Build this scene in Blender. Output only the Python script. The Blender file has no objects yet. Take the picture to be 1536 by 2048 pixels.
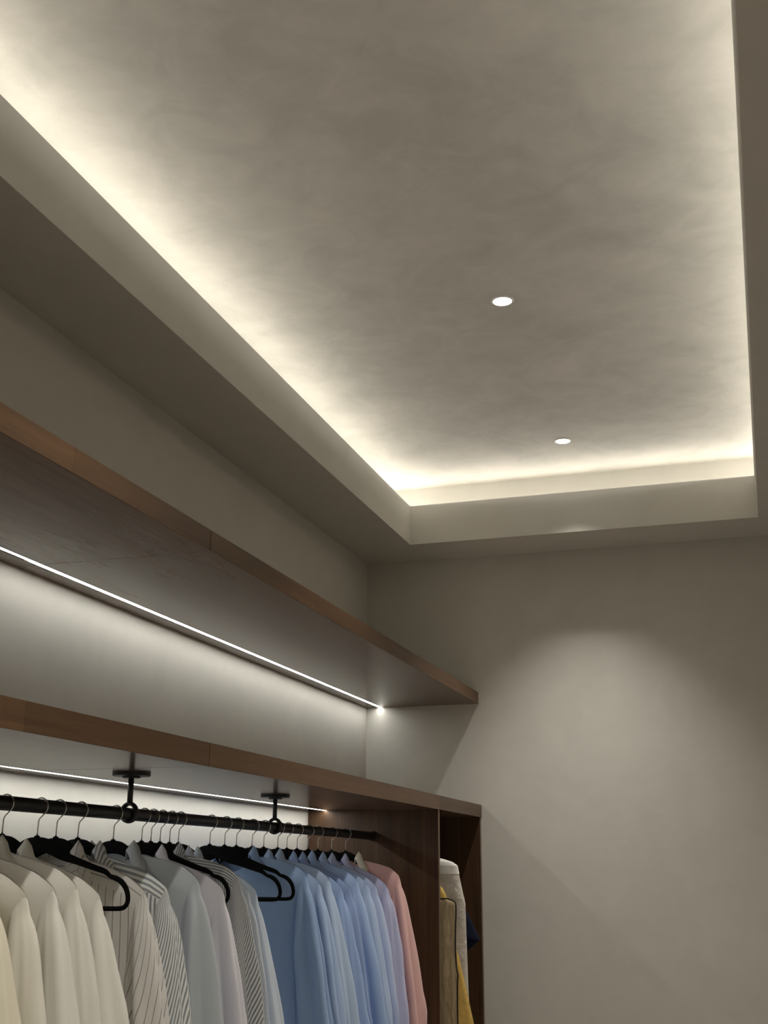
import bpy, bmesh, math, random
from mathutils import Vector, Matrix

# ------------------------------------------------------------------ camera
sc = bpy.context.scene
COL = sc.collection
cam_d = bpy.data.cameras.new('camera')
cam = bpy.data.objects.new('camera', cam_d)
COL.objects.link(cam)
PITCH, ROLL, YAW = 0.2949, 0.0036, 0.3068
cy, sy, cp, sp = math.cos(YAW), math.sin(YAW), math.cos(PITCH), math.sin(PITCH)
fwd = Vector((-sy * cp, cy * cp, sp))
rgt = Vector((cy, sy, 0))
upv = rgt.cross(fwd)
rr = math.cos(ROLL) * rgt + math.sin(ROLL) * upv
uu = math.cos(ROLL) * upv - math.sin(ROLL) * rgt
cam.matrix_world = Matrix((
    (rr.x, uu.x, -fwd.x, 0.0),
    (rr.y, uu.y, -fwd.y, 0.0),
    (rr.z, uu.z, -fwd.z, 1.6),
    (0, 0, 0, 1)))
cam_d.sensor_fit = 'HORIZONTAL'
cam_d.sensor_width = 36.0
cam_d.lens = 36.0 * 2360.77 / 1536.0
cam_d.clip_start = 0.02
sc.camera = cam

# ------------------------------------------------------------------ world, exposure
world = bpy.data.worlds.new('world')
sc.world = world
world.use_nodes = True
world.node_tree.nodes['Background'].inputs[0].default_value = (0.02, 0.02, 0.02, 1)
world.node_tree.nodes['Background'].inputs[1].default_value = 0.0
sc.view_settings.view_transform = 'Standard'
sc.view_settings.look = 'None'
sc.view_settings.gamma = 1.0
sc.view_settings.use_curve_mapping = False
sc.view_settings.exposure = 0.12
sc.cycles.max_bounces = 10
sc.cycles.diffuse_bounces = 8
sc.cycles.glossy_bounces = 4
sc.cycles.use_denoising = True
sc.cycles.caustics_reflective = False
sc.cycles.sample_clamp_indirect = 4.0

# strengths of the lamps, added out-of-frame downlights included (used by their builders below)
COVE_L = 34.0        # LED tape in the ceiling cove, W/m2/sr
SHELF_L = 20.0       # LED line under the wall shelf
CAB_L = 25.0         # LED line under the cabinet top
DOWN_W = 110.0        # each downlight
COVE_C = (1.0, 0.96, 0.87)
LED_C = (1.0, 0.985, 0.91)
DOWN_C = (1.0, 0.95, 0.86)

# ------------------------------------------------------------------ room numbers (metres)
XW, XR = -1.705, 0.357            # left and right walls
YB, YF = 5.129, -1.60             # rear and front walls
ZS, ZL, ZC = 2.978, 3.156, 3.301  # soffit, cove lip top, ceiling
LIP = 0.2955                      # soffit width
COVE = 0.093                      # cove wall inset
SH_X, SH_T, SH_B = -1.1827, 2.358, 2.3073       # wall shelf front, top, underside
CB_X, CB_T, CB_B = -1.178, 1.8724, 1.8206       # cabinet front, top, underside
DIV_Y = 4.419
RAIL_X, RAIL_Z, RAIL_R = -1.436, 1.725, 0.0145
NEAR_Y = 0.30

# ------------------------------------------------------------------ materials
def mat(name):
    m = bpy.data.materials.new(name)
    m.use_nodes = True
    nt = m.node_tree
    return m, nt, nt.nodes['Principled BSDF']

def node(nt, t, **kw):
    n = nt.nodes.new(t)
    for k, v in kw.items():
        setattr(n, k, v)
    return n

def ramp(nt, fac, stops):
    r = node(nt, 'ShaderNodeValToRGB')
    els = r.color_ramp.elements
    while len(els) < len(stops):
        els.new(0.5)
    for e, (p, c) in zip(els, stops):
        e.position = p
        e.color = (c[0], c[1], c[2], 1)
    nt.links.new(fac, r.inputs[0])
    return r.outputs[0]

def noise(nt, scale, detail=4.0, rough=0.55, vec=None, dist=0.0):
    n = node(nt, 'ShaderNodeTexNoise')
    n.inputs['Scale'].default_value = scale
    n.inputs['Detail'].default_value = detail
    n.inputs['Roughness'].default_value = rough
    n.inputs['Distortion'].default_value = dist
    if vec is not None:
        nt.links.new(vec, n.inputs['Vector'])
    return n.outputs['Fac']

def coords(nt, scale=(1, 1, 1), kind='Object', rot=(0, 0, 0)):
    tc = node(nt, 'ShaderNodeTexCoord')
    mp = node(nt, 'ShaderNodeMapping')
    mp.inputs['Scale'].default_value = scale
    mp.inputs['Rotation'].default_value = rot
    nt.links.new(tc.outputs[kind], mp.inputs['Vector'])
    return mp.outputs[0]

def bump(nt, b, h, strength, dist=0.01):
    n = node(nt, 'ShaderNodeBump')
    n.inputs['Strength'].default_value = strength
    n.inputs['Distance'].default_value = dist
    nt.links.new(h, n.inputs['Height'])
    nt.links.new(n.outputs[0], b.inputs['Normal'])

def plaster(name, col, var=0.05, bstr=0.25, bdist=0.004):
    """trowelled mineral plaster: faint cloudy tone, soft trowel relief"""
    m, nt, b = mat(name)
    v = coords(nt)
    v2 = coords(nt, (1.0, 2.2, 1.0))
    n1 = noise(nt, 2.6, 5, 0.6, v, 0.6)
    n2 = noise(nt, 6.0, 6, 0.65, v, 0.8)
    mx = node(nt, 'ShaderNodeMath', operation='ADD')
    nt.links.new(n1, mx.inputs[0])
    nt.links.new(n2, mx.inputs[1])
    hv = node(nt, 'ShaderNodeMath', operation='MULTIPLY')
    hv.inputs[1].default_value = 0.5
    nt.links.new(mx.outputs[0], hv.inputs[0])
    lo = [c * (1 - var * k) for c, k in zip(col, (1.0, 0.9, 0.9))]
    hi = [c * (1 + var * k) for c, k in zip(col, (1.0, 0.95, 1.0))]
    nt.links.new(ramp(nt, hv.outputs[0], [(0.34, lo), (0.66, hi)]), b.inputs['Base Color'])
    b.inputs['Roughness'].default_value = 0.75
    b.inputs['Specular IOR Level'].default_value = 0.25
    n3 = noise(nt, 7.0, 7, 0.58, v, 0.5)
    n4 = noise(nt, 38.0, 5, 0.6, v, 0.4)
    ad = node(nt, 'ShaderNodeMath', operation='MULTIPLY_ADD')
    ad.inputs[1].default_value = 0.16
    nt.links.new(n4, ad.inputs[0])
    nt.links.new(n3, ad.inputs[2])
    bump(nt, b, ad.outputs[0], bstr, bdist)
    return m

def wood(name, dark, light, axis='y', rough=0.36, spec=0.5, fine=1.0, rvar=0.0):
    m, nt, b = mat(name)
    s = {'y': (14, 0.8, 14), 'z': (14, 14, 0.7), 'x': (0.8, 14, 14)}[axis]
    s2 = {'y': (90, 3, 90), 'z': (90, 90, 3), 'x': (3, 90, 90)}[axis]
    n1 = noise(nt, 1.6, 6, 0.6, coords(nt, s), 0.9)
    n2 = noise(nt, 1.4 * fine, 4, 0.6, coords(nt, s2))
    mx = node(nt, 'ShaderNodeMix')
    mx.inputs[0].default_value = 0.38
    nt.links.new(n1, mx.inputs[2])
    nt.links.new(n2, mx.inputs[3])
    mid = [(a + c) / 2 for a, c in zip(dark, light)]
    nt.links.new(ramp(nt, mx.outputs[0], [(0.33, dark), (0.5, mid), (0.68, light)]), b.inputs['Base Color'])
    b.inputs['Roughness'].default_value = rough
    if rvar:
        mr = node(nt, 'ShaderNodeMapRange')
        mr.inputs[1].default_value, mr.inputs[2].default_value = 0.3, 0.7
        mr.inputs[3].default_value, mr.inputs[4].default_value = rough - rvar / 2, rough + rvar / 2
        nt.links.new(mx.outputs[0], mr.inputs[0])
        nt.links.new(mr.outputs[0], b.inputs['Roughness'])
    b.inputs['Specular IOR Level'].default_value = spec
    bump(nt, b, n2, 0.08, 0.0006)
    return m

def plain(name, col, rough=0.5, metal=0.0, spec=0.5, grain=0.0):
    m, nt, b = mat(name)
    b.inputs['Base Color'].default_value = (*col, 1)
    if grain:
        n = noise(nt, grain, 3, 0.5, coords(nt))
        nt.links.new(ramp(nt, n, [(0.3, [c * 0.85 for c in col]), (0.7, [c * 1.12 for c in col])]), b.inputs['Base Color'])
    b.inputs['Roughness'].default_value = rough
    b.inputs['Metallic'].default_value = metal
    b.inputs['Specular IOR Level'].default_value = spec
    return m

def emitter(name, col, strength):
    m, nt, b = mat(name)
    b.inputs['Base Color'].default_value = (0.8, 0.8, 0.8, 1)
    b.inputs['Emission Color'].default_value = (*col, 1)
    b.inputs['Emission Strength'].default_value = strength
    return m

def cloth(name, col, stripe=None, period=0.012, width=0.3, soft=0.1, weave=0.04):
    """shirt cotton; stripes follow the UV u direction (metres)"""
    m, nt, b = mat(name)
    uv = node(nt, 'ShaderNodeUVMap')
    uv.uv_map = 'UVMap'
    sep = node(nt, 'ShaderNodeSeparateXYZ')
    nt.links.new(uv.outputs[0], sep.inputs[0])
    n = noise(nt, 900, 2, 0.5, coords(nt))
    base = ramp(nt, n, [(0.3, [c * (1 - weave) for c in col]), (0.7, [min(1, c * (1 + weave)) for c in col])])
    out = base
    if stripe:
        d = node(nt, 'ShaderNodeMath', operation='DIVIDE')
        d.inputs[1].default_value = period
        nt.links.new(sep.outputs[0], d.inputs[0])
        f = node(nt, 'ShaderNodeMath', operation='FRACT')
        nt.links.new(d.outputs[0], f.inputs[0])
        mr = ramp(nt, f.outputs[0], [(0.0, (0, 0, 0)), (0.5 - width / 2 - soft, (0, 0, 0)), (0.5 - width / 2, (1, 1, 1)),
                                     (0.5 + width / 2, (1, 1, 1)), (0.5 + width / 2 + soft, (0, 0, 0))])
        mx = node(nt, 'ShaderNodeMix', data_type='RGBA')
        nt.links.new(mr, mx.inputs[0])
        nt.links.new(base, mx.inputs[6])
        mx.inputs[7].default_value = (*stripe, 1)
        out = mx.outputs[2]
    nt.links.new(out, b.inputs['Base Color'])
    b.inputs['Roughness'].default_value = 0.85
    b.inputs['Specular IOR Level'].default_value = 0.15
    b.inputs['Sheen Weight'].default_value = 0.15
    bump(nt, b, noise(nt, 35, 4, 0.6, coords(nt, (1, 1, 0.35))), 0.12, 0.004)
    return m

M_WALL = plaster('wall_plaster', (0.655, 0.635, 0.59))
M_CEIL = plaster('ceiling_plaster', (0.655, 0.635, 0.59), 0.14, 0.3, 0.004)
M_COVE = plaster('cove_plaster', (0.655, 0.635, 0.59), 0.04, 0.2, 0.003)
M_FLOOR = wood('floor_oak', (0.54, 0.49, 0.43), (0.66, 0.61, 0.55), 'y', 0.5)
M_WOOD = wood('walnut_board', (0.105, 0.070, 0.049), (0.165, 0.111, 0.079), 'y', 0.22, 0.34, 1.0, 0.02)
M_EDGE = wood('walnut_edge', (0.08, 0.043, 0.021), (0.15, 0.081, 0.039), 'y', 0.42, 0.4)
def piece_tone(m, amount):
    nt, b = m.node_tree, m.node_tree.nodes['Principled BSDF']
    src = b.inputs['Base Color'].links[0].from_socket
    oi = node(nt, 'ShaderNodeObjectInfo')
    mr = node(nt, 'ShaderNodeMapRange')
    mr.inputs[3].default_value, mr.inputs[4].default_value = 1 - amount, 1 + amount
    nt.links.new(oi.outputs['Random'], mr.inputs[0])
    hs = node(nt, 'ShaderNodeHueSaturation')
    nt.links.new(mr.outputs[0], hs.inputs['Value'])
    nt.links.new(src, hs.inputs['Color'])
    nt.links.new(hs.outputs[0], b.inputs['Base Color'])
piece_tone(M_EDGE, 0.16)
M_PANEL = wood('walnut_panel', (0.042, 0.021, 0.010), (0.105, 0.055, 0.027), 'z', 0.42, 0.35)
M_PEDGE = wood('walnut_panel_edge', (0.13, 0.085, 0.055), (0.2, 0.135, 0.09), 'z', 0.5)
M_BLACK = plain('black_metal', (0.012, 0.012, 0.012), 0.45, 0.0, 0.4, 60)
M_VELVET = plain('black_velvet', (0.006, 0.006, 0.0065), 0.95, 0.0, 0.1, 400)
M_STEEL = plain('polished_steel', (0.62, 0.60, 0.56), 0.18, 1.0, 0.5, 300)
M_PROFILE = plain('dark_profile', (0.03, 0.028, 0.025), 0.5, 0.3, 0.5, 80)
M_TRIM = plain('white_ring', (0.6, 0.58, 0.54), 0.5, 0.0, 0.4, 80)
M_LEDS = emitter('shelf_led', LED_C, SHELF_L)
M_LEDC = emitter('cabinet_led', LED_C, CAB_L)
M_LEDV = emitter('cove_led', COVE_C, COVE_L)
M_LENS = emitter('downlight_lens', (1, 0.97, 0.92), 9.0)

# ------------------------------------------------------------------ helpers
def link(name, me, m=None, parent=None, kind=None):
    o = bpy.data.objects.new(name, me)
    COL.objects.link(o)
    if m is not None:
        me.materials.append(m)
    if parent is not None:
        o.parent = parent
    if kind:
        o['kind'] = kind
    return o

def mesh(name, verts, faces, smooth=False):
    me = bpy.data.meshes.new(name)
    me.from_pydata(verts, [], faces)
    me.update()
    if smooth:
        me.polygons.foreach_set('use_smooth', [True] * len(me.polygons))
    return me

def from_bm(name, bm, smooth=False):
    me = bpy.data.meshes.new(name)
    bmesh.ops.recalc_face_normals(bm, faces=bm.faces)
    bm.to_mesh(me)
    bm.free()
    if smooth:
        me.polygons.foreach_set('use_smooth', [True] * len(me.polygons))
    return me

def box_bm(bm, lo, hi, bev=0.0):
    r = bmesh.ops.create_cube(bm, size=1.0)
    vs = r['verts']
    for v in vs:
        v.co = Vector([lo[i] + (v.co[i] + 0.5) * (hi[i] - lo[i]) for i in range(3)])
    if bev:
        es = list({e for v in vs for e in v.link_edges})
        bmesh.ops.bevel(bm, geom=es, offset=bev, segments=2, affect='EDGES', profile=0.5)

def box(name, lo, hi, m, parent=None, bev=0.0, kind=None):
    bm = bmesh.new()
    box_bm(bm, lo, hi, bev)
    return link(name, from_bm(name, bm), m, parent, kind)

def empty(name, loc, label, cat, group=None, rz=0.0):
    o = bpy.data.objects.new(name, None)
    o.empty_display_size = 0.05
    COL.objects.link(o)
    o.location = loc
    o.rotation_euler = (0, 0, rz)
    o['label'] = label
    o['category'] = cat
    if group:
        o['group'] = group
    return o

def tag(o, label, cat, group=None):
    o['label'] = label
    o['category'] = cat
    if group:
        o['group'] = group
    return o

def tube_mesh(name, pts, radii, seg=10, closed=False, flat=None):
    """swept tube along pts; flat=(axis vector, factor) squashes the section along an axis"""
    pts = [Vector(p) for p in pts]
    n = len(pts)
    if not hasattr(radii, '__len__'):
        radii = [radii] * n
    verts, faces = [], []
    prev = None
    for i, p in enumerate(pts):
        if closed:
            t = pts[(i + 1) % n] - pts[i - 1]
        else:
            t = pts[min(i + 1, n - 1)] - pts[max(i - 1, 0)]
        t.normalize()
        ref = Vector((0, 1, 0)) if abs(t.y) < 0.9 else Vector((1, 0, 0))
        a = t.cross(ref).normalized()
        b = t.cross(a).normalized()
        for k in range(seg):
            th = 2 * math.pi * k / seg
            d = a * math.cos(th) * radii[i] + b * math.sin(th) * radii[i] * (flat or 1.0)
            verts.append(p + d)
    rings = n if closed else n - 1
    for i in range(rings):
        j = (i + 1) % n
        for k in range(seg):
            k2 = (k + 1) % seg
            faces.append((i * seg + k, i * seg + k2, j * seg + k2, j * seg + k))
    if not closed:
        faces.append(tuple(range(seg - 1, -1, -1)))
        faces.append(tuple((n - 1) * seg + k for k in range(seg)))
    me = mesh(name, verts, faces, True)
    bm = bmesh.new()
    bm.from_mesh(me)
    bmesh.ops.recalc_face_normals(bm, faces=bm.faces)
    bm.to_mesh(me)
    bm.free()
    return me

def cyl_bm(bm, c, r, h, seg=40, bev=0.0):
    """upright cylinder, base centre c"""
    res = bmesh.ops.create_cone(bm, cap_ends=True, segments=seg, radius1=r, radius2=r, depth=h)
    for v in res['verts']:
        v.co += Vector((c[0], c[1], c[2] + h / 2))
    if bev:
        es = [e for e in {e for v in res['verts'] for e in v.link_edges}
              if abs(e.verts[0].co.z - e.verts[1].co.z) < 1e-6]
        bmesh.ops.bevel(bm, geom=es, offset=bev, segments=2, affect='EDGES')

def lerp_curve(pts, x):
    if x <= pts[0][0]:
        return pts[0][1]
    for (a, b), (c, d) in zip(pts, pts[1:]):
        if x <= c:
            t = (x - a) / (c - a)
            return b + (d - b) * t
    return pts[-1][1]

def catmull(pts, n):
    out = []
    P = [Vector(p) for p in pts]
    P = [2 * P[0] - P[1]] + P + [2 * P[-1] - P[-2]]
    for i in range(1, len(P) - 2):
        for k in range(n):
            t = k / n
            a, b, c, d = P[i - 1], P[i], P[i + 1], P[i + 2]
            out.append(0.5 * ((2 * b) + (c - a) * t + (2 * a - 5 * b + 4 * c - d) * t * t + (3 * b - a - 3 * c + d) * t ** 3))
    out.append(P[-2])
    return out

# ------------------------------------------------------------------ room shell
T = 0.12
box('floor', (XW - T, YF - T, -0.1), (XR + T, YB + T, 0.0), M_FLOOR, kind='structure')
box('wall_left', (XW - T, YF - T, 0), (XW, YB + T, ZC + 0.1), M_WALL, kind='structure')
box('wall_back', (XW, YB, 0), (XR, YB + T, ZC + 0.1), M_WALL, kind='structure')
box('wall_right', (XR, YF - T, 0), (XR + T, YB + T, ZC + 0.1), M_WALL, kind='structure')
box('wall_front', (XW, YF - T, 0), (XR, YF, ZC + 0.1), M_WALL, kind='structure')
box('ceiling', (XW, YF, ZC), (XR, YB, ZC + 0.1), M_CEIL, kind='structure')

def cove_ring():
    prof = [(0.0, ZS), (LIP, ZS), (LIP, ZL), (LIP - 0.018, ZL), (LIP - 0.018, ZL - 0.022),
            (COVE, ZL - 0.022), (COVE, ZC + 0.02), (0.0, ZC + 0.02)]
    bm = bmesh.new()
    rings = []
    for d, z in prof:
        rings.append([bm.verts.new(p) for p in ((XW + d, YF + d, z), (XR - d, YF + d, z), (XR - d, YB - d, z), (XW + d, YB - d, z))])
    n = len(prof)
    for i in range(n):
        a, b = rings[i], rings[(i + 1) % n]
        for k in range(4):
            bm.faces.new((a[k], a[(k + 1) % 4], b[(k + 1) % 4], b[k]))
    sharp = [e for e in bm.edges if abs(e.verts[0].co.z - ZL) < 1e-4 and abs(e.verts[1].co.z - ZL) < 1e-4]
    return from_bm('trim_1', bm)
link('trim_1', cove_ring(), M_COVE, kind='structure')

cl = empty('cove_light', ((XW + XR) / 2, (YB + YF) / 2, ZL - 0.022),
           'warm white light tape hidden in the cove around the raised ceiling', 'light')
def cove_strip(p0, p1, inward):
    """aluminium angle on the cove wall: the lit face looks inward and tilts up"""
    d = Vector(inward)
    up = Vector((0, 0, 1))
    prof = [d * 0.0 + up * 0.0, d * 0.010 + up * 0.0, d * 0.010 + up * 0.002, d * 0.0098 + up * 0.016, d * 0.0 + up * 0.016]
    p0, p1 = Vector(p0), Vector(p1)
    v = [p0 + q for q in prof] + [p1 + q for q in prof]
    n = len(prof)
    f = [(k, (k + 1) % n, (k + 1) % n + n, k + n) for k in range(n)]
    f += [tuple(range(n)), tuple(range(2 * n - 1, n - 1, -1))]
    bm = bmesh.new()
    bm.from_mesh(mesh('tape_holder', v, f))
    o = link('tape_holder', from_bm('tape_holder', bm), M_TRIM)
    o.parent = cl
    o.matrix_parent_inverse = Matrix.Translation(-cl.location)
    a, b = prof[2] + (d * 0.001 + up * 0.0006), prof[3] + (d * 0.001 + up * 0.0006)
    m = link('led_tape', mesh('led_tape', [p0 + a, p1 + a, p1 + b, p0 + b], [(0, 1, 2, 3)]), M_LEDV)
    m.parent = cl
    m.matrix_parent_inverse = Matrix.Translation(-cl.location)
zt, g = ZL - 0.003, COVE + 0.001
cove_strip((XW + g, YF + g, zt), (XW + g, YB - g, zt), (1, 0, 0))
cove_strip((XR - g, YF + g, zt), (XR - g, YB - g, zt), (-1, 0, 0))
cove_strip((XW + g, YB - g, zt), (XR - g, YB - g, zt), (0, -1, 0))
cove_strip((XW + g, YF + g, zt), (XR - g, YF + g, zt), (0, 1, 0))

# ------------------------------------------------------------------ downlights
def downlight(x, y, label, watts=DOWN_W):
    e = empty('ceiling_downlight', (x, y, ZC), label, 'light', 'recessed ceiling downlights')
    bm = bmesh.new()
    seg = 48
    prof = [(0.029, -0.001), (0.030, -0.0035), (0.033, -0.0035), (0.036, -0.0005), (0.036, 0.002), (0.029, 0.002)]
    rings = [[bm.verts.new((r * math.cos(2 * math.pi * k / seg), r * math.sin(2 * math.pi * k / seg), z)) for k in range(seg)] for r, z in prof]
    for i in range(len(prof)):
        a, b = rings[i], rings[(i + 1) % len(prof)]
        for k in range(seg):
            bm.faces.new((a[k], a[(k + 1) % seg], b[(k + 1) % seg], b[k]))
    link('trim_ring', from_bm('trim_ring', bm, True), M_TRIM, e)
    bm = bmesh.new()
    cyl_bm(bm, (0, 0, -0.0015), 0.0295, 0.002, 48)
    link('lens', from_bm('lens', bm), M_LENS, e)
    ld = bpy.data.lights.new('downlight_beam', 'SPOT')
    ld.energy = watts
    ld.color = DOWN_C
    ld.spot_size = math.radians(84)
    ld.spot_blend = 1.0
    ld.shadow_soft_size = 0.035
    lo = bpy.data.objects.new('downlight_beam', ld)
    COL.objects.link(lo)
    lo.parent = e
    lo.location = (0, 0, -0.006)
    return e
downlight(-0.656, 3.285, 'small round recessed downlight in the middle of the raised ceiling')
downlight(-0.680, 4.588, 'small round recessed downlight close to the rear ceiling cove')
downlight(-0.656, 1.72, 'small round recessed downlight added overhead out of frame to light the near shirts')  # added lamp outside the view, brightens the near shirts
downlight(-0.656, 0.60, 'small round recessed downlight added as unseen fill overhead, out of frame')  # second added lamp, unseen, lifts the light on the shirts
downlight(-0.656, -0.60, 'small round recessed downlight added behind the camera as extra fill, out of frame')  # third added lamp, unseen behind the camera, more fill

# ------------------------------------------------------------------ wall shelf
sh = empty('wall_shelf', (XW, 2.0, SH_B), 'long dark walnut shelf high on the left wall, lit by a line below', 'shelf')
def child(o, par):
    o.parent = par
    o.matrix_parent_inverse = Matrix.Translation(-par.location)
    return o
EB = 0.0022
LX0, LX1 = -1.645, -1.631         # shelf LED groove
def shelf_board(y0, y1, par, x0, xf, zb, zt, g0, g1, edge_mat):
    """board with a groove for the LED line in its underside"""
    gz = zb + 0.009
    p = [(x0, zb), (g0, zb), (g0, gz), (g1, gz), (g1, zb), (xf - EB, zb), (xf - EB, zt), (x0, zt)]
    v = [(x, y0, z) for x, z in p] + [(x, y1, z) for x, z in p]
    n = len(p)
    f = [(i, (i + 1) % n, (i + 1) % n + n, i + n) for i in range(n)]
    f += [tuple(range(n)), tuple(range(2 * n - 1, n - 1, -1))]
    bm = bmesh.new()
    bm.from_mesh(mesh('board', v, f))
    child(link('board', from_bm('board', bm), M_WOOD), par)
    n = max(1, round((y1 - y0) / 0.62))
    for q in range(n):                                  # the solid edging is jointed from short lengths
        a = y0 + (y1 - y0) * q / n
        c = y0 + (y1 - y0) * (q + 1) / n
        child(box('edge_band', (xf - EB, a, zb), (xf, c, zt), edge_mat, None, 0.0005), par)
GAP = 0.0016
for a, b in ((YF, 0.05), (0.05, 2.400), (2.400, YB - 0.001)):
    shelf_board(a + GAP, b - GAP, sh, XW + 0.0015, SH_X, SH_B, SH_T, LX0 - 0.003, LX1 + 0.003, M_EDGE)

def led_line(par, x0, x1, y0, y1, zb, m):
    child(box('led_profile', (x0 - 0.003, y0, zb + 0.0005), (x0, y1, zb + 0.009), M_PROFILE), par)
    child(box('led_profile', (x1, y0, zb + 0.0005), (x1 + 0.003, y1, zb + 0.009), M_PROFILE), par)
    child(box('led_diffuser', (x0, y0, zb + 0.0008), (x1, y1, zb + 0.006), m), par)
led_line(sh, LX0, LX1, 2.36, YB - 0.002, SH_B, M_LEDS)
led_line(sh, LX0 + 0.003, LX1 + 0.003 - 0.003, YF + 0.01, 2.358, SH_B, M_LEDS)

# ------------------------------------------------------------------ wardrobe cabinet
cb = empty('wardrobe', (XW, 2.0, 0), 'open walnut wardrobe along the left wall holding the shirts', 'wardrobe')
CX0, CX1 = -1.6405, -1.6265
for a, b in ((NEAR_Y, 2.436), (2.436, DIV_Y + 0.008), (DIV_Y + 0.008, YB - 0.0015)):
    if a > 4:
        child(box('board', (XW + 0.0015, a, CB_B), (CB_X - EB, b, CB_T), M_WOOD), cb)
        child(box('edge_band', (CB_X - EB, a, CB_B), (CB_X, b, CB_T), M_EDGE, None, 0.0008), cb)
    else:
        shelf_board(a + GAP, b - (GAP if b < 4 else 0), cb, XW + 0.0015, CB_X, CB_B, CB_T, CX0 - 0.003, CX1 + 0.003, M_EDGE)
led_line(cb, CX0, CX1, 2.335, DIV_Y - 0.001, CB_B, M_LEDC)
led_line(cb, CX0 + 0.002, CX1, NEAR_Y + 0.02, 2.333, CB_B, M_LEDC)
PT = 0.019
for y in (NEAR_Y, DIV_Y, YB - PT - 0.0015):
    child(box('side_panel', (XW + 0.0015, y, 0.08), (CB_X - 0.004 - EB, y + PT, CB_B), M_PANEL), cb)
    child(box('panel_edge', (CB_X - 0.004 - EB, y, 0.08), (CB_X - 0.004, y + PT, CB_B), M_PEDGE, None, 0.0006), cb)
child(box('bottom_board', (XW + 0.0015, NEAR_Y + PT, 0.08), (CB_X - 0.005, YB - PT - 0.0015, 0.12), M_WOOD), cb)
child(box('plinth', (XW + 0.0015, NEAR_Y, 0.0), (CB_X - 0.05, YB - 0.0015, 0.08), M_PANEL), cb)

# ------------------------------------------------------------------ clothes rail
def make_rail(y0, y1, label, brackets):
    e = empty('clothes_rail', (RAIL_X, y0, RAIL_Z), label, 'rail')
    o = link('tube', tube_mesh('tube', [(0, 0, 0), (0, (y1 - y0) / 2, 0), (0, y1 - y0, 0)], RAIL_R, 24), M_BLACK, e)
    for yy in (0, y1 - y0):
        d = 1 if yy == 0 else -1
        link('end_socket', tube_mesh('end_socket', [(0, yy, 0), (0, yy + d * 0.006, 0), (0, yy + d * 0.0065, 0), (0, yy + d * 0.016, 0)],
                                     [0.0185, 0.0185, 0.0165, 0.0165], 24), M_BLACK, e)
    top = CB_B - RAIL_Z
    for by in brackets:
        y = by - y0
        bm = bmesh.new()
        cyl_bm(bm, (0, y, 0.021), 0.0068, top - 0.021, 20)
        st = link('bracket', from_bm('bracket', bm, True), M_BLACK, e)
        bm = bmesh.new()
        cyl_bm(bm, (0, y, top - 0.008), 0.045, 0.008, 48, 0.0008)
        link('flange', from_bm('flange', bm), M_BLACK, st)
        bm = bmesh.new()
        cyl_bm(bm, (0, y, top - 0.0125), 0.021, 0.005, 40, 0.0006)
        link('collar', from_bm('collar', bm), M_BLACK, st)
        pts = [(0.0185 * math.cos(2 * math.pi * k / 32), y, 0.0035 + 0.0205 * math.sin(2 * math.pi * k / 32)) for k in range(32)]
        link('ring', tube_mesh('ring', pts, 0.0045, 10, True, 2.2), M_BLACK, st)
    return e
make_rail(NEAR_Y + PT, DIV_Y, 'black clothes rail under the lit wardrobe top, hung with shirts', (1.65, 2.553, 3.441))
make_rail(DIV_Y + PT, YB - PT - 0.0015, 'short black clothes rail in the narrow compartment by the rear wall', ())

# ------------------------------------------------------------------ hangers
def hanger_parts(sag=0.0):
    zb = -0.062
    half = [(0.0, -0.0755), (0.022, -0.078), (0.045, -0.088), (0.064, -0.0975), (0.10, -0.1085), (0.14, -0.1205), (0.168, -0.1285),
            (0.182, -0.1375), (0.196, -0.1415), (0.210, -0.1495), (0.221, -0.163), (0.2255, -0.179), (0.2235, -0.190), (0.2155, -0.197), (0.200, -0.1988)]
    half = [(x, z - sag * min(1, max(0, (x - 0.045) / 0.05))) for x, z in half]
    rad_h = [0.0145, 0.0140, 0.0118, 0.0098, 0.0072, 0.0060, 0.0055, 0.0042, 0.0052, 0.0058, 0.0058, 0.0055, 0.0052, 0.0048, 0.0046]
    n = 3
    P, Rr = [], []
    right = catmull([(x, 0, z) for x, z in half], n)
    for i, p in enumerate(right):
        k = i / n
        a = int(min(k, len(rad_h) - 2))
        Rr.append(rad_h[a] + (rad_h[a + 1] - rad_h[a]) * (k - a))
        P.append(p)
    left = [Vector((-p.x, 0, p.z)) for p in reversed(right[1:])]
    pts = left + P
    rads = list(reversed(Rr[1:])) + Rr
    bar = [Vector((x, 0, -0.1988 - sag)) for x in (0.12, 0.0, -0.12)]
    pts = pts + bar
    rads = rads + [0.0046] * 3
    body = tube_mesh('hanger_frame', pts, rads, 12, True, 0.42)
    # fix the section: the frame lies in the xz plane, thin in y
    neck = bmesh.new()
    cyl_bm(neck, (0, 0, -0.067), 0.0058, 0.0085, 16, 0.0012)
    neck = from_bm('neck_cap', neck, True)
    hp = [(0, 0, -0.060), (0, 0, -0.045), (0.0005, 0, -0.030), (0.002, 0, -0.0255)]
    c, r = (0.0022, -0.0012), 0.0178
    for k in range(19):
        th = math.radians(-38 + k * 11.8)
        hp.append((c[0] + r * math.cos(th), 0, c[1] + r * math.sin(th)))
    hook = tube_mesh('hook', hp, 0.0015, 8)
    return body, neck, hook
HB, HN, HH = hanger_parts()
HS = hanger_parts(0.011)[0]          # arms of the loaded hangers sit a little lower under the cloth
HS.materials.append(M_VELVET)
HB.materials.append(M_VELVET); HN.materials.append(M_VELVET); HH.materials.append(M_STEEL)
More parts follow.
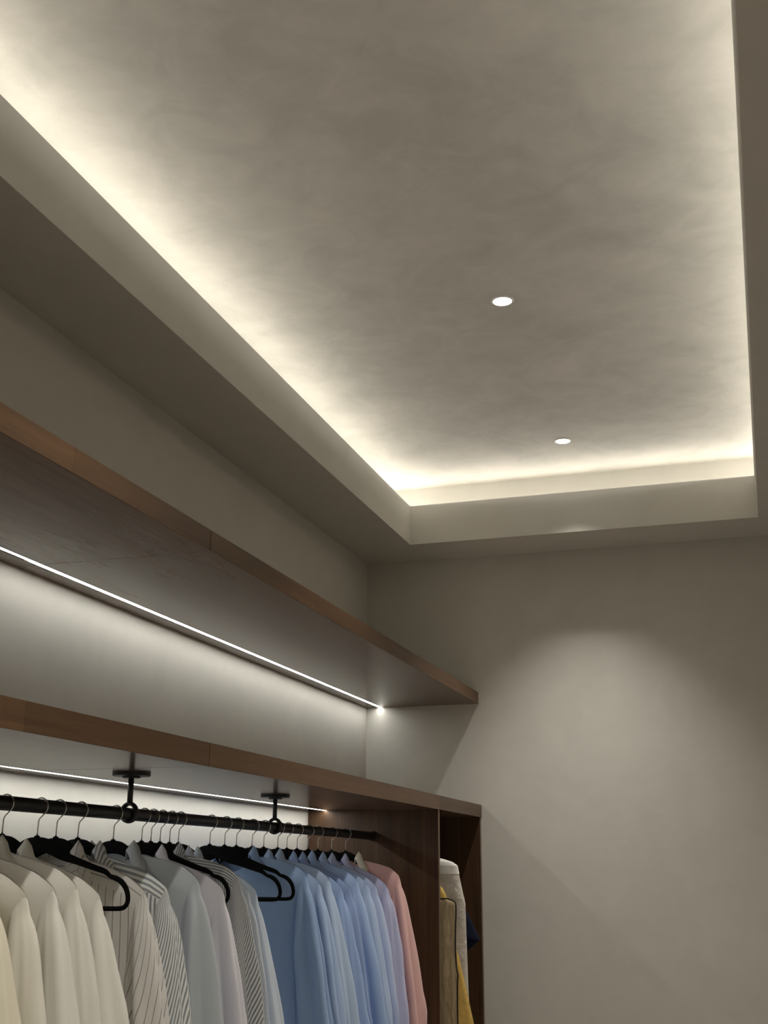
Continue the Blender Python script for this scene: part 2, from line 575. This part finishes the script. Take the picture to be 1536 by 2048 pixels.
def make_hanger(y, k, label, rz=0.0, drop=0.0, group='black velvet hangers on the rail'):
    e = empty('hanger', (RAIL_X, y, RAIL_Z), label, 'hanger', group, rz)
    f = link('frame', HS if drop else HB, None, e)
    f.scale = (k, 1, 1)
    f.location = (0, 0, 0)
    link('neck_cap', HN, None, e)
    link('hook', HH, None, e)
    return e

# ------------------------------------------------------------------ shirts
SHOULDER = [(0.0, -0.090), (0.06, -0.096), (0.10, -0.1065), (0.15, -0.1215), (0.19, -0.1365), (0.215, -0.153), (0.228, -0.164), (0.236, -0.180)]

def add_uv(me, fn):
    uvl = me.uv_layers.new(name='UVMap')
    for p in me.polygons:
        for li in p.loop_indices:
            uvl.data[li].uv = fn(p, me.loops[li].vertex_index)

def make_shirt(y, k, b, m, label, seed, rz=0.0, dz=0.0, collar_m=None, inner_m=None):
    R = random.Random(seed)
    e = empty('shirt', (RAIL_X, y, RAIL_Z), label, 'shirt', 'shirts hanging in the wardrobe', rz)
    # ---- body: rows run down from the shoulder line, columns go round
    rows = [0, 0.004, 0.010, 0.02, 0.035, 0.05, 0.075, 0.10, 0.14, 0.19, 0.25, 0.32, 0.40, 0.48, 0.56, 0.64, 0.72]
    NC = 72
    ph = [R.uniform(0, 6.28) for _ in range(6)]
    verts, info = [], []
    def base_x(c, r):
        a = 0.232 - 0.022 * min(1, r / 0.10) + 0.012 * max(0, (r - 0.2)) / 0.5
        return a * c
    for r in rows:
        g = min(1, r / 0.06)
        for j in range(NC):
            th = 2 * math.pi * j / NC
            c, s = math.cos(th), math.sin(th)
            x = base_x(math.copysign(abs(c) ** 0.85, c), r)
            nk = max(0.0, 1 - (abs(x) / 0.066) ** 2)
            zz = lerp_curve(SHOULDER, abs(x)) - r + dz * min(1, abs(x) / 0.2)
            bb = 0.0055 + (b - 0.0055) * math.sin(g * math.pi / 2)
            bb = max(bb, 0.026 * nk ** 0.5 if r < 0.05 else 0)
            if s < -0.02 and r < 0.12:
                zz -= 0.042 * nk * (1 - r / 0.12)
            yy = bb * math.copysign(abs(s) ** 0.95, s)
            fold = min(1, r / 0.25)
            yy += fold * b * 1.0 * (math.sin(17 * x + ph[0] + 1.5 * r) * 0.5 + math.sin(41 * x + ph[1] + 3 * r) * 0.35) * abs(s)
            yy += 0.004 * math.sin(9 * r + ph[2]) * g
            verts.append((x * k, yy, zz))
            info.append((x, r, s))
    faces = []
    for i in range(len(rows) - 1):
        for j in range(NC):
            j2 = (j + 1) % NC
            faces.append((i * NC + j, i * NC + j2, (i + 1) * NC + j2, (i + 1) * NC + j))
    me = mesh('body', verts, faces, True)
    def uvb(p, vi):
        x, r, s = info[vi]
        rr_ = min(info[v][1] for v in p.vertices)
        if rr_ < 0.03:
            return (r * 0.8 + 0.003 + abs(x) * 0.05, x)
        return (x + 0.1 * 0, r)
    add_uv(me, uvb)
    body = link('body', me, m, e)
    # ---- placket with buttons
    pv, pf = [], []
    pr = [0.06, 0.12, 0.2, 0.3, 0.42, 0.55, 0.70]
    # ---- sleeves
    for sgn in (1, -1):
        sw = R.uniform(-0.006, 0.008)
        twist = R.uniform(0, 6.28)
        path = [(0.188, 0.0, -0.150), (0.2145, 0.0, -0.1770), (0.2215, -0.002, -0.204), (0.232, -0.004, -0.252), (0.2445 + sw, -0.006, -0.36),
                (0.2595 + sw * 2, -0.006, -0.48), (0.274 + sw * 2, -0.004, -0.60), (0.278 + sw, -0.002, -0.71), (0.272, 0.0, -0.79)]
        rx = [0.005, 0.0165, 0.0195, 0.0285, 0.040, 0.0445, 0.048, 0.046, 0.036]
        ry = [0.005, 0.14, 0.36, 0.72, 1.0, 1.15, 1.1, 1.0, 0.8]
        n = 4
        C = catmull(path, n)
        seg = 40
        sv, si = [], []
        L = 0.0
        for i, p in enumerate(C):
            t = i / n
            a = int(min(t, len(rx) - 2)); f = t - a
            wx = rx[a] + (rx[a + 1] - rx[a]) * f
            wy = (ry[a] + (ry[a + 1] - ry[a]) * f) * b
            tg = (C[min(i + 1, len(C) - 1)] - C[max(i - 1, 0)]).normalized()
            nx = Vector((tg.z, 0, -tg.x)) * -1
            if i:
                L += (C[i] - C[i - 1]).length
            down = min(1, L / 0.25)
            for q in range(seg):
                th = 2 * math.pi * q / seg
                fl = 1 + down * (0.42 * (abs(math.sin(2 * th + twist + 0.6 * L)) - 0.62) + 0.17 * math.sin(3 * th + twist + 2.0 * L) + 0.13 * math.sin(5 * th + ph[3] - 3 * L) + 0.06 * math.sin(9 * th + ph[4]))
                wr = 1 + 0.06 * math.sin(38 * L + 2 * th + ph[5]) * (1 if L > 0.38 else 0.3)
                cx = math.cos(th)
                off = nx * (wx * cx * fl * wr)
                yy = wy * math.sin(th) * fl
                pt = p + off + Vector((0, yy, 0))
                pt.z += dz
                sv.append((sgn * pt.x * k, pt.y, pt.z))
                si.append((th * 0.042, L))
        sf = []
        for i in range(len(C) - 1):
            for q in range(seg):
                q2 = (q + 1) % seg
                sf.append((i * seg + q, i * seg + q2, (i + 1) * seg + q2, (i + 1) * seg + q))
        sf.append(tuple(range(seg)))
        me = mesh('sleeve', sv, sf, True)
        bm = bmesh.new(); bm.from_mesh(me); bmesh.ops.recalc_face_normals(bm, faces=bm.faces); bm.to_mesh(me); bm.free()
        def uvs(p, vi):
            th, L = si[vi]
            ths = [si[v][0] for v in p.vertices]
            if max(ths) - min(ths) > 0.13 and th < 0.05:
                th += 2 * math.pi * 0.042
            return (th + 0.35 * L, L)
        add_uv(me, uvs)
        link('sleeve', me, m, e)
    # ---- collar: stand, fold and falling leaf, open at the front
    cv, cf = [], []
    N = 40
    opn = math.radians(57)
    lf = R.uniform(-0.004, 0.006)
    yd = max(0.022, b * 0.9)
    for i in range(N + 1):
        phi = -math.pi + opn + (2 * math.pi - 2 * opn) * i / N      # 0 = back of the neck
        sx, cz = math.sin(phi), math.cos(phi)
        fr = max(0, -cz)                                             # 1 at the front
        f2 = min(1.0, max(0.0, (0.2 - cz) / 0.6))
        ztop = -0.0655 - 0.022 * max(0.0, cz) ** 0.8 - 0.060 * fr ** 1.6
        x0, y0 = 0.056 * sx, yd * cz
        tip = math.exp(-((abs(phi) - math.radians(119)) / 0.34) ** 2)
        ring = [
            (x0 * 0.97, y0 * 0.9, -0.100 - 0.040 * fr ** 2),
            (x0 * 1.0, y0 * 0.97, ztop - 0.004),
            (x0 * 1.04, y0 * 1.06, ztop),
            (x0 * 1.12 + 0.006 * sx, y0 * 1.20, ztop - 0.012),
            (x0 * 1.22 + 0.016 * sx * (0.5 + tip), y0 * 1.3 - 0.010 * f2, ztop - 0.030 - 0.010 * tip),
            (x0 * 1.28 + (0.022 + lf) * sx + 0.030 * tip * (1 if sx > 0 else -1), y0 * 1.34 - 0.020 * f2, ztop - 0.043 - 0.018 * tip - lf),
        ]
        for p in ring:
            cv.append((p[0] * k, p[1], p[2] + dz * 0.25))
    for i in range(N):
        for j in range(5):
            a = i * 6 + j
            cf.append((a, a + 6, a + 7, a + 1))
    me = mesh('collar', cv, cf, True)
    add_uv(me, lambda p, vi: (cv[vi][0] * 1.0, cv[vi][2]))
    co = link('collar', me, collar_m or m, e)
    so = co.modifiers.new('cloth', 'SOLIDIFY')
    so.thickness = 0.0016
    so.offset = 0
    return e

CL = {}
def C(name, *a, **kw):
    CL[name] = cloth('cotton_' + name, *a, **kw)
C('cream', (0.79, 0.75, 0.60))
C('ivory', (0.81, 0.785, 0.70))
C('white', (0.82, 0.81, 0.755))
C('offwhite', (0.80, 0.785, 0.725))
C('pin', (0.728, 0.715, 0.689), (0.27, 0.24, 0.24), 0.017, 0.05, 0.05)
C('bold', (0.780, 0.806, 0.806), (0.27, 0.29, 0.31), 0.0085, 0.34, 0.12)
C('greyblue', (0.537, 0.586, 0.634), (0.49, 0.535, 0.585), 0.004, 0.4, 0.1)
C('lilacwhite', (0.780, 0.767, 0.832))
C('pencil', (0.671, 0.695, 0.708), (0.22, 0.23, 0.25), 0.0052, 0.34, 0.12)
C('hair', (0.634, 0.683, 0.756), (0.45, 0.52, 0.63), 0.005, 0.3, 0.1)
C('ice', (0.610, 0.695, 0.805))
C('sky', (0.305, 0.439, 0.695))
C('light', (0.415, 0.549, 0.805))
C('mist', (0.464, 0.586, 0.793))
C('azure', (0.342, 0.476, 0.769))
C('blue2', (0.378, 0.512, 0.781))
C('blue3', (0.354, 0.488, 0.793))
C('corn', (0.317, 0.427, 0.732), (0.31, 0.41, 0.64), 0.004, 0.4, 0.1)
C('peri', (0.464, 0.549, 0.781))
C('powder', (0.427, 0.549, 0.781))
C('lav', (0.500, 0.512, 0.732))
C('pink', (0.732, 0.464, 0.451))
C('creamcollar', (0.832, 0.806, 0.676))

# (rail position, shirt tone, what the label says, tip height change)
HANG = [
    (1.732, 'cream', 'cream shirt hanging nearest the camera, cut off by the frame', 0.004),
    (1.822, 'ivory', 'ivory shirt, second of the plain white run, with a smooth sleeve', 0),
    (1.905, 'white', 'plain white shirt, third of the white run, between ivory and off-white ones', 0.005),
    (1.983, 'offwhite', 'off-white shirt, fourth of the white run, with a bright shoulder tip', 0.012),
    (2.061, 'white', 'last plain white shirt, its shoulder covering the first bare hanger bar', -0.006),
    (2.182, None, 'bare black velvet hanger, loop showing before the pinstriped shirt', 0),
    (2.251, 'pin', 'white shirt with thin grey pinstripes behind the first bare hanger', -0.004),
    (2.337, 'bold', 'bold grey and white striped shirt just after the pinstriped one', 0.003),
    (2.488, 'greyblue', 'pale grey-blue shirt hanging after the bold striped shirt', 0.021),
    (2.621, 'lilacwhite', 'pale lilac-white shirt in front of the single black hanger end', -0.004),
    (2.667, None, 'bare black velvet hanger between lilac-white and pencil-striped shirts', 0),
    (2.714, 'pencil', 'dark pencil-striped shirt in the middle of the rail', 0.023),
    (2.764, 'hair', 'faint hairline-striped pale blue shirt behind the pencil-striped one', -0.003),
    (2.812, 'ice', 'ice-blue shirt just before the pair of bare hangers', -0.008),
    (2.995, None, 'front one of two bare black hangers before the blue shirts', 0),
    (3.089, None, 'rear one of two bare black hangers before the blue shirts', 0),
    (3.167, 'sky', 'sky-blue shirt with its broad front showing behind two bare hangers', 0.029),
    (3.276, 'light', 'light blue shirt, second of the blue run after the sky-blue one', 0.005),
    (3.362, 'mist', 'misty pale blue shirt, third of the blue run', 0.015),
    (3.471, 'azure', 'azure shirt, fourth of the blue run, with a deeper blue sleeve', -0.007),
    (3.546, 'corn', 'cornflower shirt, fifth of the blue run, fine woven look', -0.01),
    (3.631, 'blue2', 'medium blue shirt, sixth of the blue run', 0.01),
    (3.728, 'powder', 'powder-blue shirt, seventh of the blue run', -0.002),
    (3.818, 'peri', 'periwinkle shirt, last blue one before the lavender shirt', -0.007),
    (3.951, 'lav', 'lavender shirt hanging directly before the pink one', -0.01),
    (4.096, 'pink', 'pink shirt with a cream collar at the far end of the rail', 0.022),
]
rnd = random.Random(7)
ys = [h[0] for h in HANG]
for i, (y, tone, text, dz) in enumerate(HANG):
    k = 1.0 - 0.055 * (y - 1.75)
    gap_f = (y - ys[i - 1]) if i else 0.09
    gap_b = (ys[i + 1] - y) if i < len(HANG) - 1 else 0.12
    b = max(0.016, min(0.034, 0.36 * min(gap_f, gap_b)))
    if tone is None:
        make_hanger(y, k, text, math.radians(rnd.uniform(-2, 1)))
        continue
    rz = math.radians(rnd.uniform(-2.0, 2.0))
    make_hanger(y, k * 0.94, 'black velvet hanger carrying the ' + text.split(',')[0].split(' with ')[0].split(' hanging ')[0], rz, -0.0035)
    make_shirt(y, k, b, CL[tone], text, 100 + i, rz, dz, CL['creamcollar'] if tone == 'pink' else None)

# ------------------------------------------------------------------ garments in the narrow compartment
M_BAG = plain('bag_fabric', (0.66, 0.62, 0.56), 0.7, 0, 0.3, 18)
bump(M_BAG.node_tree, M_BAG.node_tree.nodes['Principled BSDF'], noise(M_BAG.node_tree, 24, 4, 0.6, coords(M_BAG.node_tree), 1.5), 0.7, 0.012)
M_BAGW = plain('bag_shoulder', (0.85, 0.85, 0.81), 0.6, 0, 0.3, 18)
M_WIN, nt, b_ = mat('clear_window')
n_ = noise(nt, 22, 5, 0.6, coords(nt, (2, 1, 0.35)), 1.5)
nt.links.new(ramp(nt, n_, [(0.3, (0.33, 0.25, 0.13)), (0.7, (0.52, 0.43, 0.27))]), b_.inputs['Base Color'])
b_.inputs['Roughness'].default_value = 0.16
b_.inputs['Coat Weight'].default_value = 0.6
b_.inputs['Coat Roughness'].default_value = 0.06
bump(nt, b_, noise(nt, 22, 4, 0.6, coords(nt, (2.5, 1, 0.35)), 1.0), 0.9, 0.014)
M_PIPE = plain('dark_piping', (0.02, 0.015, 0.014), 0.6, 0, 0.3, 90)
M_YEL = plain('mustard_cloth', (0.66, 0.45, 0.13), 0.8, 0, 0.2, 60)
M_NAVY = plain('navy_cloth', (0.006, 0.009, 0.028), 0.85, 0, 0.2, 60)

def garment(name, edge, y, thick, m, parent=None, ztop=1.66, wr=0.004, seed=1, mirror=True, xleft=None):
    """draped closed form: right outline edge [(z, x)] from top down, mirrored about the rail"""
    R = random.Random(seed)
    p1, p2, p3 = (R.uniform(0, 6.28) for _ in range(3))
    edge = sorted(edge)
    z0, z1 = edge[0][0], edge[-1][0]
    rows, NC = 46, 56
    v, f = [], []
    for i in range(rows + 1):
        t = i / rows
        z = z1 + (z0 - z1) * t
        xr = lerp_curve(edge, z)
        xl = 2 * RAIL_X - xr if mirror else xleft
        cx, a = (xr + xl) / 2, (xr - xl) / 2
        g = min(1, t / 0.10)
        bb = thick * (0.25 + 0.75 * math.sin(g * math.pi / 2))
        for j in range(NC):
            th = 2 * math.pi * j / NC
            c, s = math.cos(th), math.sin(th)
            x = cx + a * math.copysign(abs(c) ** 0.8, c)
            yy = y + bb * math.copysign(abs(s) ** 0.75, s)
            yy += wr * (math.sin(60 * x + 9 * z + p1) + 0.7 * math.sin(34 * z - 25 * x + p2) + 0.5 * math.sin(90 * z + 40 * x + p3)) * g * abs(s)
            v.append((x, yy, z))
    for i in range(rows):
        for j in range(NC):
            j2 = (j + 1) % NC
            f.append((i * NC + j, i * NC + j2, (i + 1) * NC + j2, (i + 1) * NC + j))
    f.append(tuple(range(NC)))
    f.append(tuple(rows * NC + j for j in range(NC)))
    bm = bmesh.new()
    bm.from_mesh(mesh(name, v, f, True))
    return link(name, from_bm(name, bm, True), m, parent)

BY = 4.522
bag = empty('garment_bag', (0, 0, 0), 'beige garment bag with dark piping and clear window in the narrow compartment', 'bag')
bag_edge = [(1.662, -1.40), (1.648, -1.23), (1.640, -1.19), (1.630, -1.157), (1.617, -1.138), (1.588, -1.131), (1.527, -1.118), (1.485, -1.108), (1.39, -1.106),
            (1.297, -1.104), (1.204, -1.102), (1.143, -1.100), (1.07, -1.095), (0.75, -1.09)]
garment('shell', [(z, x) for z, x in bag_edge], BY, 0.030, M_BAG, bag, seed=3, wr=0.0034)
cap_edge = [(1.664, -1.40), (1.650, -1.228), (1.642, -1.188), (1.632, -1.155), (1.619, -1.136), (1.588, -1.129)]
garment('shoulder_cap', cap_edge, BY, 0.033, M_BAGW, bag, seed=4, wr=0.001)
WY = BY - 0.0545
def front_panel(name, outline, y, m, parent, thick=0.003, wr=0.003, seed=2):
    """thin draped panel from left line to right outline [(z, x)]"""
    R = random.Random(seed)
    p1, p2 = R.uniform(0, 6), R.uniform(0, 6)
    outline = sorted(outline)
    z0, z1 = outline[0][0], outline[-1][0]
    rows, cols = 60, 14
    bm = bmesh.new()
    g = []
    for i in range(rows + 1):
        z = z1 + (z0 - z1) * i / rows
        xr = lerp_curve(outline, z)
        xl = -1.42
        row = []
        for j in range(cols + 1):
            u = j / cols
            x = xl + (xr - xl) * u ** 0.6
            yy = y + wr * (math.sin(38 * x + 11 * z + p1) + 0.6 * math.sin(23 * z - 50 * x + p2)) + 0.012 * u ** 6
            row.append(bm.verts.new((x, yy, z)))
        g.append(row)
    for i in range(rows):
        for j in range(cols):
            bm.faces.new((g[i][j], g[i][j + 1], g[i + 1][j + 1], g[i + 1][j]))
    o = link(name, from_bm(name, bm, True), m, parent)
    so = o.modifiers.new('cloth', 'SOLIDIFY')
    so.thickness = thick
    return o
win = [(1.500, -1.188), (1.498, -1.158), (1.492, -1.142), (1.473, -1.132), (1.39, -1.135), (1.34, -1.136), (1.262, -1.133), (1.235, -1.128), (1.20, -1.130), (1.068, -1.131), (0.78, -1.13)]
front_panel('clear_window', win, WY, M_WIN, bag, seed=5)
pp = [(-1.42, 1.5015)] + [(x, z + 0.001) for z, x in win]
link('piping', tube_mesh('piping', catmull([(x, WY + 0.0045, z) for x, z in pp], 4), 0.0026, 8), M_PIPE, bag)
coat = tag(front_panel('coat', [(1.575, -1.262), (1.536, -1.186), (1.505, -1.170), (1.40, -1.150), (1.318, -1.136), (1.312, -1.131), (1.252, -1.117), (1.192, -1.102), (1.075, -1.076), (0.80, -1.05)],
                       BY - 0.043, M_YEL, None, 0.004, 0.0015, 8),
           'mustard yellow coat front showing beside the dark piping of the garment bag', 'coat')
jacket = empty('jacket', (0, 0, 0), 'dark navy jacket hanging behind the garment bag near the rear wall', 'jacket')
garment('body', [(1.665, -1.42), (1.64, -1.26), (1.60, -1.215), (1.50, -1.19), (1.31, -1.186), (1.27, -1.186), (1.07, -1.17), (0.78, -1.16)], 4.80, 0.045, M_NAVY, jacket, seed=9)
garment('sleeve', [(1.58, -1.225), (1.45, -1.19), (1.425, -1.176), (1.338, -1.133), (1.30, -1.18), (1.28, -1.20)], 4.86, 0.03, M_NAVY, jacket, seed=11, mirror=False, xleft=-1.30)
for yy, lab in ((BY, 'black velvet hanger inside the beige garment bag'), (4.80, 'black velvet hanger carrying the dark navy jacket')):
    make_hanger(yy, 0.86, lab)
